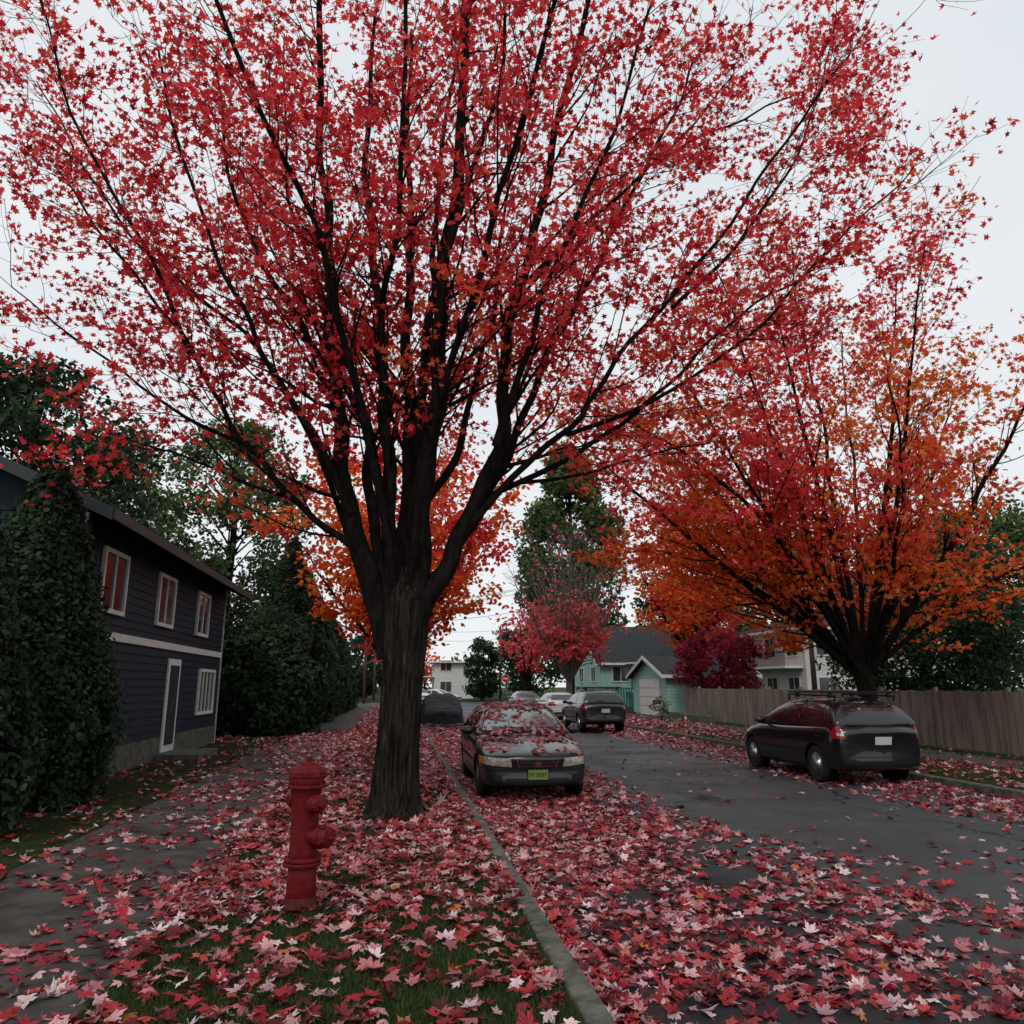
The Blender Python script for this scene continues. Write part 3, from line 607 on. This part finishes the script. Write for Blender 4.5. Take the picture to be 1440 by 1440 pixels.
    patch([(-wb*.85,0,wsb),(wb*.85,0,wsb),(wr*.89,0,wst-.01),(-wr*.89,0,wst-.01)],F,0,.008,18,10)
    patch([(-wb*.80,0,belt+.10),(wb*.80,0,belt+.10),(wr*.84,0,H-.13),(-wr*.84,0,H-.13)],Bk,1,.007,16,8)
    ya=g[1][0]+.42; yb=g[3][0]+.22; ym=(g[3][0]+g[6][0])/2+.02; ye=g[6][0]; yf=g[8][0]-.12
    zt=H-.125; zb=belt+.015
    for s in (-1,1):
        d=(-s,0,0)
        patch([(0,ya,zb),(0,ym-.04,zb),(0,ym-.04,zt),(0,yb,zt-.03)],d,1,.006,10,6)
        patch([(0,ym+.04,zb),(0,ye+.02,zb),(0,ye-.08,zt),(0,ym+.04,zt)],d,1,.006,10,6)
        patch([(0,ye+.07,zb+.01),(0,yf-.02,zb+.03),(0,yf-.22,zt-.08),(0,ye-.03,zt-.01)],d,1,.006,8,5)
        for yy in (ya-.08,ym,ye+.04):
            z1=zb if yy>ya else zb-.05
            patch([(0,yy,.28),(0,yy+.007,.28),(0,yy+.007,z1),(0,yy,z1)],d,3,.003,1,14)
        patch([(0,sp['wy'][0]+R+.07,sp['body'][5][1]+.10),(0,sp['wy'][1]-R-.07,sp['body'][5][1]+.10),(0,sp['wy'][1]-R-.07,sp['body'][5][1]+.02),(0,sp['wy'][0]+R+.07,sp['body'][5][1]+.02)],d,3,.004,14,2)
        patch([(0,sp['wy'][0]+R+.10,.53),(0,sp['wy'][1]-R-.10,.53),(0,sp['wy'][1]-R-.10,.57),(0,sp['wy'][0]+R+.10,.57)],d,3,.008,14,1)
        for yy in (ym-.22,ye-.12):
            pt.box(s*(hw+.005)-.012,s*(hw+.005)+.012,yy,yy+.14,belt-.16,belt-.13,3)
        zf=sp['body'][1][2]
        patch([(s*.40,0,zf-.155),(s*hw*.955,0,zf-.12),(s*hw*.955,0,zf-.01),(s*.42,0,zf-.03)],F,2,.007,14,5)
        patch([(s*.365,0,zf-.18),(s*hw*.97,0,zf-.145),(s*hw*.97,0,zf+.012),(s*.375,0,zf-.005)],F,3,.003,14,5)
        patch([(s*hw*.90,0,zf-.117),(s*hw*.957,0,zf-.115),(s*hw*.957,0,zf-.015),(s*hw*.90,0,zf-.02)],F,7,.011,3,3)
        zr=sp['body'][-2][2]
        if sp is SED:
            patch([(s*.50,0,zr-.16),(s*hw*.94,0,zr-.16),(s*hw*.94,0,zr+.04),(s*.56,0,zr+.02)],Bk,5,.008,10,5)
        else:
            patch([(s*hw*.78,0,zr-.16),(s*hw*.945,0,zr-.16),(s*hw*.935,0,zr+.06),(s*hw*.82,0,zr+.06)],Bk,5,.008,6,5)
            patch([(s*hw*.80,0,zr-.11),(s*hw*.90,0,zr-.11),(s*hw*.90,0,zr-.05),(s*hw*.81,0,zr-.05)],Bk,4,.011,3,3)
            patch([(0,Lc-.34,zr-.10),(0,Lc-.20,zr-.14),(0,Lc-.20,zr+.04),(0,Lc-.28,zr+.04)],d,5,.008,6,5)
        patch([(s*.55,0,.33),(s*.70,0,.33),(s*.70,0,.40),(s*.55,0,.40)],F,3,.008,4,3)
    zf=sp['body'][1][2]
    patch([(-.30,0,zf-.15),(.30,0,zf-.15),(.33,0,zf-.035),(-.33,0,zf-.035)],F,4,.010,12,4)
    patch([(-.285,0,zf-.139),(.285,0,zf-.139),(.315,0,zf-.047),(-.315,0,zf-.047)],F,3,.014,12,4)
    for k in range(3):
        z=zf-.122+k*.023; patch([(-.28,0,z),(.28,0,z),(.28,0,z+.004),(-.28,0,z+.004)],F,4,.018,12,1)
    patch([(-.045,0,zf-.12),(.045,0,zf-.12),(.045,0,zf-.065),(-.045,0,zf-.065)],F,4,.026,4,4)
    patch([(-hw*.93,0,.20),(hw*.93,0,.20),(hw*.93,0,.27),(-hw*.93,0,.27)],F,3,.006,22,2)
    patch([(-.52,0,.27),(.52,0,.27),(.50,0,.36),(-.50,0,.36)],F,3,.006,14,3)
    patch([(-hw*.95,0,.475),(hw*.95,0,.475),(hw*.95,0,.50),(-hw*.95,0,.50)],F,3,.009,24,1)
    patch([(-hw*.93,0,zf+.0),(hw*.93,0,zf+.0),(hw*.93,0,zf+.006),(-hw*.93,0,zf+.006)],F,3,.003,24,1)
    patch([(-wb*.88,0,wsb-.03),(wb*.88,0,wsb-.03),(wb*.86,0,wsb+.004),(-wb*.86,0,wsb+.004)],F,3,.008,14,2)
    patch([(-.55,0,wsb+.03),(.0,0,wsb+.015),(.0,0,wsb+.03),(-.55,0,wsb+.045)],F,3,.022,8,1)
    patch([(.05,0,wsb+.03),(.62,0,wsb+.015),(.62,0,wsb+.03),(.05,0,wsb+.045)],F,3,.022,8,1)
    zr=sp['body'][-2][2]
    patch([(-.16,0,zr-.26),(.16,0,zr-.26),(.16,0,zr-.12),(-.16,0,zr-.12)],Bk,6,.014,3,3)
    patch([(-hw*.92,0,.50),(hw*.92,0,.50),(hw*.92,0,.515),(-hw*.92,0,.515)],Bk,3,.004,20,1)
    patch([(-hw*.8,0,.34),(hw*.8,0,.34),(hw*.8,0,.44),(-hw*.8,0,.44)],Bk,3,.006,20,3)
    pt.build('trim_and_glass',mats,e)
    d=MB()
    for s in (-1,1):
        q=Matrix.Translation((s*(hw+.06),ya-.05,belt+.06))@Matrix.Diagonal((.11,.055,.075,1))
        d.lathe([(.0,-1),(.6,-.85),(.95,-.4),(1,.1),(.85,.6),(.5,.9),(.0,1)],14,q,0,True,False)
        d.box(s*(hw-.06)-.06,s*(hw-.06)+.06,ya-.07,ya-.02,belt+.0,belt+.035,0)
        if rails:
            d.cyl((s*(wr-.02),g[3][0]+.1,H+.055),(s*(wr-.02),g[7][0]-.1,H+.035),.018,n=8,mi=1)
            for yy in (g[3][0]+.12,g[7][0]-.15): d.cyl((s*(wr-.02),yy,H-.06),(s*(wr-.02),yy,H+.05),.02,n=8,mi=1)
    if rails:
        for yy in (g[3][0]+.45,g[6][0]): d.obox(Matrix.Translation((0,yy,H+.10)),W*.86,.06,.03,1); 
        for yy in (g[3][0]+.45,g[6][0]):
            for s in (-1,1): d.box(s*(wr-.02)-.03,s*(wr-.02)+.03,yy-.03,yy+.03,H+.0,H+.095,1)
    d.build('mirrors_and_rails',[pm,M['dark']],e)
    if front_plate:
        hy=bvh.ray_cast(Vector((0,-3,.42)),Vector((0,1,0)))[0].y
        pb=MB(); pb.box(-.165,.165,hy-.035,hy+.02,.335,.495,1); pb.box(-.155,.155,hy-.040,hy-.0352,.343,.487,0)
        pb.build('number_plate',[M['plate'],M['dark']],e)
        tx=bpy.data.curves.new('plate_number','FONT'); tx.body='PF 0097'; tx.size=.085; tx.align_x='CENTER'; tx.extrude=.001
        to=bpy.data.objects.new('plate_number',tx); COL.objects.link(to); to.parent=e; to.location=(0,hy-.043,.385); to.rotation_euler=(math.radians(90),0,0); tx.materials.append(M['ink'])
    if fleaves:
        LPp=[];LN=[]
        for it in range(fleaves):
            x=random.uniform(-hw*.95,hw*.95); y=random.uniform(.1,Lc-.1); h_=bvh.ray_cast(Vector((x,y,4)),Vector((0,0,-1)))
            if h_[0] is None: continue
            hn=h_[1] if h_[1].z>0 else -h_[1]
            if hn.z<.3: continue
            v=noise.noise(Vector((x*3,y*3,3)))+random.uniform(-.3,.3)
            pr=.05
            if y<.75: pr=.05
            elif y<1.15: pr=.35
            elif y<1.5: pr=.72
            elif y<2.05: pr=.22
            elif y<3.5: pr=.8
            if v<.35-pr*.85: continue
            LPp.append(h_[0]+hn*random.uniform(.010,.026)); LN.append(np.array(hn)+rng.normal(size=3)*.15)
        leaves('leaves_on_car',[tuple(p) for p in LPp],LN,rng.uniform(.055,.10,len(LPp)),pick(len(LPp),PF,.25),M['fallen'],e,SH_HI,.35)
    return e
P_bur=paint('charcoal_paint',(.010,.008,.010)); P_blk=paint('black_paint',(.005,.006,.007),.22); P_dk=paint('dark_green_paint',(.010,.013,.015)); P_wh=paint('white_car_paint',(.55,.55,.55)); P_gr=paint('grey_car_paint',(.12,.13,.14))
car('sedan_car',(2.2,12.05,ZR),0,SED,P_bur,'rimdark',front_plate=True,wshield='glassl',fleaves=3000)
car('hatchback_car',(8.66,17.35,ZR),math.pi,HAT,P_blk,rails=True,fleaves=90)
car('suv_car',(7.85,33.2,ZR),math.pi,SUV,P_dk,rails=True,fleaves=120)
car('sedan_car',(8.6,44,ZR),math.pi,SED,P_wh)
car('sedan_car',(8.6,55,ZR),math.pi,SED,P_gr)
car('suv_car',(3.0,78.5,ZR),math.radians(25),SUV,P_wh)
car('sedan_car',(6.4,79,ZR),math.radians(60),SED,P_wh)
def tarp():
    e=empty('covered_car',(2.1,34.5,ZR)); rings=[]
    for y,z,wf in [(0,.55,.8),(.08,.68,.93),(.8,.85,1),(1.3,.95,1.02),(2.0,1.28,1.02),(2.6,1.40,1.02),(3.3,1.38,1.02),(4.0,1.1,1.02),(4.6,1.0,.95),(4.72,.75,.85)]:
        w_=.92*wf; half=[(0,.02),(w_*1.03,.03),(w_*1.03,.10),(w_*1.0,.35),(w_*.98,min(.85,z*.75)),(w_*.78,z-.05),(w_*.4,z),(0,z)]
        ring=half+[(-x,q) for x,q in half[-2:0:-1]]
        rings.append([(x+.05*noise.noise(Vector((x*3,y*3,q*2))),y+.15*(x/w_)**2*(1 if y<1 else 0)+.05*noise.noise(Vector((x*4,y,q*3+9))),q) for x,q in ring])
    vs,fs=loft(rings); b=MB(); b.add(vs,fs,0,True)
    ob=b.build('tarp',[M['tarp'],M['tarp2']],e); 
    for p in ob.data.polygons:
        if p.center.z<.14: p.material_index=1
    ob.modifiers.new('s','SUBSURF').render_levels=3
    t=bpy.data.textures.new('wr','CLOUDS'); t.noise_scale=.3; dm=ob.modifiers.new('d','DISPLACE'); dm.texture=t; dm.strength=.12
tarp()
# ---------------------------------------------------------------- buildings
def win(m,ax,c,sg,a0,a1,z0,z1,mf=1,mg=2,fw=.08,mull=1):
    def bx(a,b,za,zb_,d0,d1,mi):
        lo,hi=sorted((c+sg*d0,c+sg*d1))
        if ax=='x': m.box(lo,hi,a,b,za,zb_,mi)
        else: m.box(a,b,lo,hi,za,zb_,mi)
    bx(a0,a1,z0,z1,.0,.012,mg)
    bx(a0-fw,a0,z0-fw,z1+fw,-.01,.055,mf); bx(a1,a1+fw,z0-fw,z1+fw,-.01,.055,mf)
    bx(a0,a1,z1,z1+fw,-.01,.054,mf); bx(a0,a1,z0-fw,z0,-.01,.065,mf)
    for k in range(mull): 
        t=a0+(a1-a0)*(k+1)/(mull+1); bx(t-.025,t+.025,z0,z1,.013,.04,mf)
def siding(m,ax,c,sg,a0,a1,z0,z1,mi,step=.15,lim=None):
    z=z0
    while z<z1-.02:
        a,b=(a0,a1) if lim is None else lim(z+step)
        if b-a>.05:
            t=min(z+step,z1); lo=c+sg*.028; up=c+sg*.008
            if ax=='x': vs=[(lo,a,z),(lo,b,z),(up,b,t),(up,a,t),(c,a,z),(c,b,z)]
            else: vs=[(a,lo,z),(b,lo,z),(b,up,t),(a,up,t),(a,c,z),(b,c,z)]
            m.add(vs,[(0,1,2,3),(0,4,5,1)],mi)
        z+=step
def gable(m,x0,x1,y0,y1,ze,zr,axis,ov,mr,mt,th=.14):
    sw=(axis=='y')
    if sw: x0,x1,y0,y1=y0,y1,x0,x1
    T=(lambda v:(v[1],v[0],v[2])) if sw else (lambda v:v)
    def add(vs,fs,mi): m.add([T(v) for v in vs],fs,mi)
    def bx(a,b,c,d,e_,f_,mi):
        if sw: m.box(c,d,a,b,e_,f_,mi)
        else: m.box(a,b,c,d,e_,f_,mi)
    ym=(y0+y1)/2; s=(zr-ze)/(ym-y0)
    for sg,ya in ((-1,y0),(1,y1)):
        ye=ya+sg*ov; zz=ze-s*ov
        vs=[(x0-ov,ye,zz),(x1+ov,ye,zz),(x1+ov,ym,zr),(x0-ov,ym,zr)]
        vv=vs+[(x,y,z+th) for x,y,z in vs]
        add(vv,[(0,1,2,3),(4,7,6,5),(0,4,5,1),(2,6,7,3)],mr)
        bx(x0-ov,x1+ov,*((ye-.03,ye) if sg<0 else (ye,ye+.03)),zz-.04,zz+th,mt)
        for xx in (x0-ov-.03,x1+ov):
            v=[(xx,ye,zz-.06),(xx,ym,zr-.06),(xx,ym,zr+th+.01),(xx,ye,zz+th+.01)]; v2=[(a+.03,b_,c_) for a,b_,c_ in v]
            add(v+v2,[(0,1,2,3),(4,7,6,5),(0,4,5,1),(1,5,6,2),(2,6,7,3),(3,7,4,0)],mt)
def gwall(m,x,y0,y1,z0,ze,zr,mi):
    m.add([(x,y0,z0),(x,y1,z0),(x,y1,ze),(x,(y0+y1)/2,zr),(x,y0,ze)],[(0,1,2,3,4)],mi)
def navy_house():
    e=empty('navy_house',(-5.3,13.5,0)); m=MB(); W_=10.8; ze=4.6; zr=6.6
    m.box(-9,0,0,W_,0,ze,0)
    for yy in (0,W_): m.add([(-9,yy,ze),(0,yy,ze),(-4.5,yy,zr)],[(0,1,2)],0)
    siding(m,'x',0.0,1,0,W_,.5,ze,0,.16); siding(m,'y',0,-1,-9,0,.5,ze,0,.16); siding(m,'y',W_,1,-9,0,.5,ze,0,.16)
    m.box(-.02,.045,W_-.0,W_+.045,0,ze-.1,1); m.box(-.02,.045,-.045,0,0,ze-.1,1); m.box(0.03,.05,0,W_-.0,2.45,2.60,1)
    m.box(-9,.03,-.03,0,0,.5,4); m.box(0,.035,0,W_,0,.5,4)
    for a in (.9,4.2,7.6): win(m,'x',.03,1,a,a+1.1,3.0,4.0,mull=1)
    for a in (-3.2,-7): win(m,'y',-.03,-1,a,a+1.3,2.9,4.0,mull=1)
    win(m,'x',.03,1,8.4,10.0,.95,2.0,mull=3)
    m.box(.03,.07,5.4,6.4,.15,2.25,1); m.box(.07,.085,5.55,6.25,.3,2.1,3)
    gable(m,-9,0,0,W_,ze,zr,'y',.65,3,5)
    m.box(.05,1.0,5.0,6.8,0,.14,4)
    m.build('house_shell',[M['navy'],M['white'],M['glassw'],M['dkroof'],M['kerb'],mat('dark_fascia',(.03,.035,.04),.5)],e)
navy_house()
def teal_house():
    e=empty('teal_house',(16.0,60,0)); m=MB(); X,Y=14,9; ze,zr=3.6,6.5
    m.box(0,X,0,Y,0,ze,0); gwall(m,0,0,Y,ze,ze,zr,0); gwall(m,X,0,Y,ze,ze,zr,0)
    s=(zr-ze)/(Y/2); lim=lambda z:((0,Y) if z<ze else ((z-ze)/s,Y-(z-ze)/s))
    siding(m,'y',0,-1,0,X,.3,ze,0,.2); siding(m,'x',0,-1,0,Y,.3,zr-.2,0,.2,lim)
    gable(m,0,X,0,Y,ze,zr,'x',.5,3,1)
    for a in (1.0,4.6,8.2,11): win(m,'y',-.03,-1,a,a+1.3,2.0,3.1)
    win(m,'x',-.03,-1,1.5,2.8,2.0,3.1); win(m,'x',-.03,-1,5.5,7,2.0,3.1); win(m,'x',-.03,-1,3.7,5.2,4.4,5.3)
    m.box(2.7,3.6,-.06,-.03,1.3,3.2,2)
    m.box(2.0,6.2,-1.8,-.03,1.15,1.3,1)
    for x in (2.05,4.1,6.1): m.box(x-.06,x+.06,-1.78,-1.66,0,3.3,4)
    m.box(1.9,6.3,-1.9,-.5,3.3,3.42,1)
    for k in range(24): m.box(2.1+k*.17,2.15+k*.17,-1.76,-1.72,1.3,2.15,4)
    m.box(2,6.2,-1.78,-1.70,2.15,2.22,4)
    for k in range(40): m.box(-2.4+k*.2,-2.28+k*.2,-4.05,-4.0,.0,1.5,4)
    m.box(-2.5,5.7,-4.0,-3.95,1.42,1.5,4); m.box(-2.5,5.7,-4.0,-3.95,.1,.2,4)
    m.build('house_shell',[M['teal'],M['white'],M['glassw'],M['dkroof'],M['tealgreen']],e)
teal_house()
def garage():
    e=empty('garage',(14.5,40.6,0)); m=MB(); X,Y=5,6; ze,zr=2.2,3.2
    m.box(0,X,0,Y,0,ze,0); gwall(m,0,0,Y,ze,ze,zr,0); gwall(m,X,0,Y,ze,ze,zr,0)
    siding(m,'y',0,-1,0,X,.1,ze,0,.18); siding(m,'x',0,-1,0,Y,.1,ze,0,.18)
    gable(m,0,X,0,Y,ze,zr,'x',.35,3,1)
    m.box(-.07,-.03,1.0,4.6,0,2.0,1)
    for z in (.5,1,1.5): m.box(-.075,-.0701,1.05,4.55,z,z+.02,4)
    m.box(1.4,4.2,-.07,-.03,0,2.0,1)
    for z in (.5,1,1.5): m.box(1.45,4.15,-.075,-.0701,z,z+.02,4)
    m.build('garage_shell',[M['teal'],M['white'],M['glassw'],M['dkroof'],M['dark']],e)
garage()
def boxhouse(name,x,y,X,Y,H,wm,roofm,storeys=2,hip=True):
    e=empty(name,(x,y,0)); m=MB(); m.box(0,X,0,Y,0,H,0)
    o=.6; r=[(-o,-o,H),(X+o,-o,H),(X+o,Y+o,H),(-o,Y+o,H)]; t=[(a,b,H+.16) for a,b,c in r]; hh=H+.16+(1.3 if hip else .1)
    rd=[(X*.3,Y/2,hh),(X*.7,Y/2,hh)]
    m.add(r+t,[(0,3,2,1),(0,1,5,4),(1,2,6,5),(2,3,7,6),(3,0,4,7)],1); m.add(t+rd,[(0,1,5,4),(1,2,5),(2,3,4,5),(3,0,4)],3)
    for s in range(storeys):
        z=.9+s*2.7
        for k in range(int(X//2.8)): win(m,'y',0,-1,.8+k*2.8,2.2+k*2.8,z,z+1.25)
        for k in range(int(Y//3)): win(m,'x',0,-1,.9+k*3,2.3+k*3,z,z+1.25)
    if storeys>1:
        m.box(-1.3,-.0,.3,Y-.3,2.75,2.9,1)
        k=.3
        while k<Y-.3: m.box(-1.3,-1.27,k,k+.03,2.9,3.75,4); k+=.15
        m.box(-1.32,-1.26,.3,Y-.3,3.75,3.81,4)
    m.build('house_shell',[wm,M['white'],M['glassw'],roofm,M['dark']],e)
boxhouse('white_house',26,46.5,10,10,5.2,M['stucco'],M['dkroof'])
boxhouse('white_house',4.9,103,5.2,7,4.6,M['white'],M['dkroof'],hip=False)
m=MB(); y=6
while y<38:
    h=1.5+random.uniform(-.02,.02); m.box(14.5+random.uniform(-.006,.006),14.525,y,y+.135,.04,h,0)
    if int(y/.15)%16==0: m.box(14.53,14.63,y,y+.1,0,1.6,0)
    y+=.15
m.box(14.53,14.57,6,38,.3,.39); m.box(14.53,14.57,6,38,1.15,1.24)
m.build('wooden_fence',[M['fence']])
m=MB(); m.box(13.9,14.15,33.5,39,0,.32); m.build('retaining_wall',[M['kerb']],bevel=.02)
def upole(name,x,y,h):
    e=empty(name,(x,y,0)); m=MB(); m.cyl((0,0,0),(0,0,h),.16,.10,10); m.box(-1.1,1.1,-.06,.06,h-.9,h-.78)
    for k in (-1,-.5,.5,1): m.cyl((k,0,h-.78),(k,0,h-.6),.04,n=8)
    m.cyl((.28,0,h-2.6),(.28,0,h-1.7),.2,n=12); m.build('pole',[M['pole']],e)
upole('utility_pole',24.2,42.5,12.5); upole('utility_pole',-3.0,74,9.5); upole('utility_pole',-2.6,92,9.5); upole('utility_pole',12.6,95,9)
tb=TB()
def wire(a,b,sag=.8):
    a=np.array(a,float);b=np.array(b,float); t=np.linspace(0,1,18)[:,None]; P=a+(b-a)*t; P[:,2]-=sag*4*(t*(1-t))[:,0]; tb.add(P,np.full(18,.016),4)
for k,z in ((-1,11.8),(-.5,11.8),(1,11.8),(0,10.2)): wire((24.2+k,42.5,z),(-3+k,74,z-3.0),1.2)
for z in (8.7,7.6): wire((-3,74,z),(-2.6,92,z),.4); wire((-2.6,92,z),(12.6,95,z-.3),.5); wire((12.6,95,z-.3),(70,100,z),1)
tb.build('overhead_wires',M['wire'],None)
e=empty('stop_sign',(10.1,72.5,0)); m=MB(); m.cyl((0,0,0),(0,0,2.6),.03,n=8); q=Matrix.Translation((0,-.05,2.3))@Matrix.Rotation(math.radians(90),4,'X')@Matrix.Rotation(math.radians(22.5),4,'Z')
m.lathe([(.40,-.01),(.40,.01)],8,q,1,False); m.lathe([(.37,.011),(.37,.014)],8,q,2,False); m.box(-.24,.24,-.075,-.066,2.24,2.36,1); m.build('sign',[M['steel'],M['white'],M['stop']],e)
e=empty('traffic_cone',(13.2,34.6,0)); e.scale=(.7,.7,.6); m=MB(); m.box(-.18,.18,-.18,.18,0,.03); m.lathe([(.13,.03),(.09,.25)],16); m.lathe([(.09,.25),(.065,.4)],16,mi=1); m.lathe([(.065,.4),(.03,.62)],16); m.build('cone_body',[M['cone'],M['white']],e)
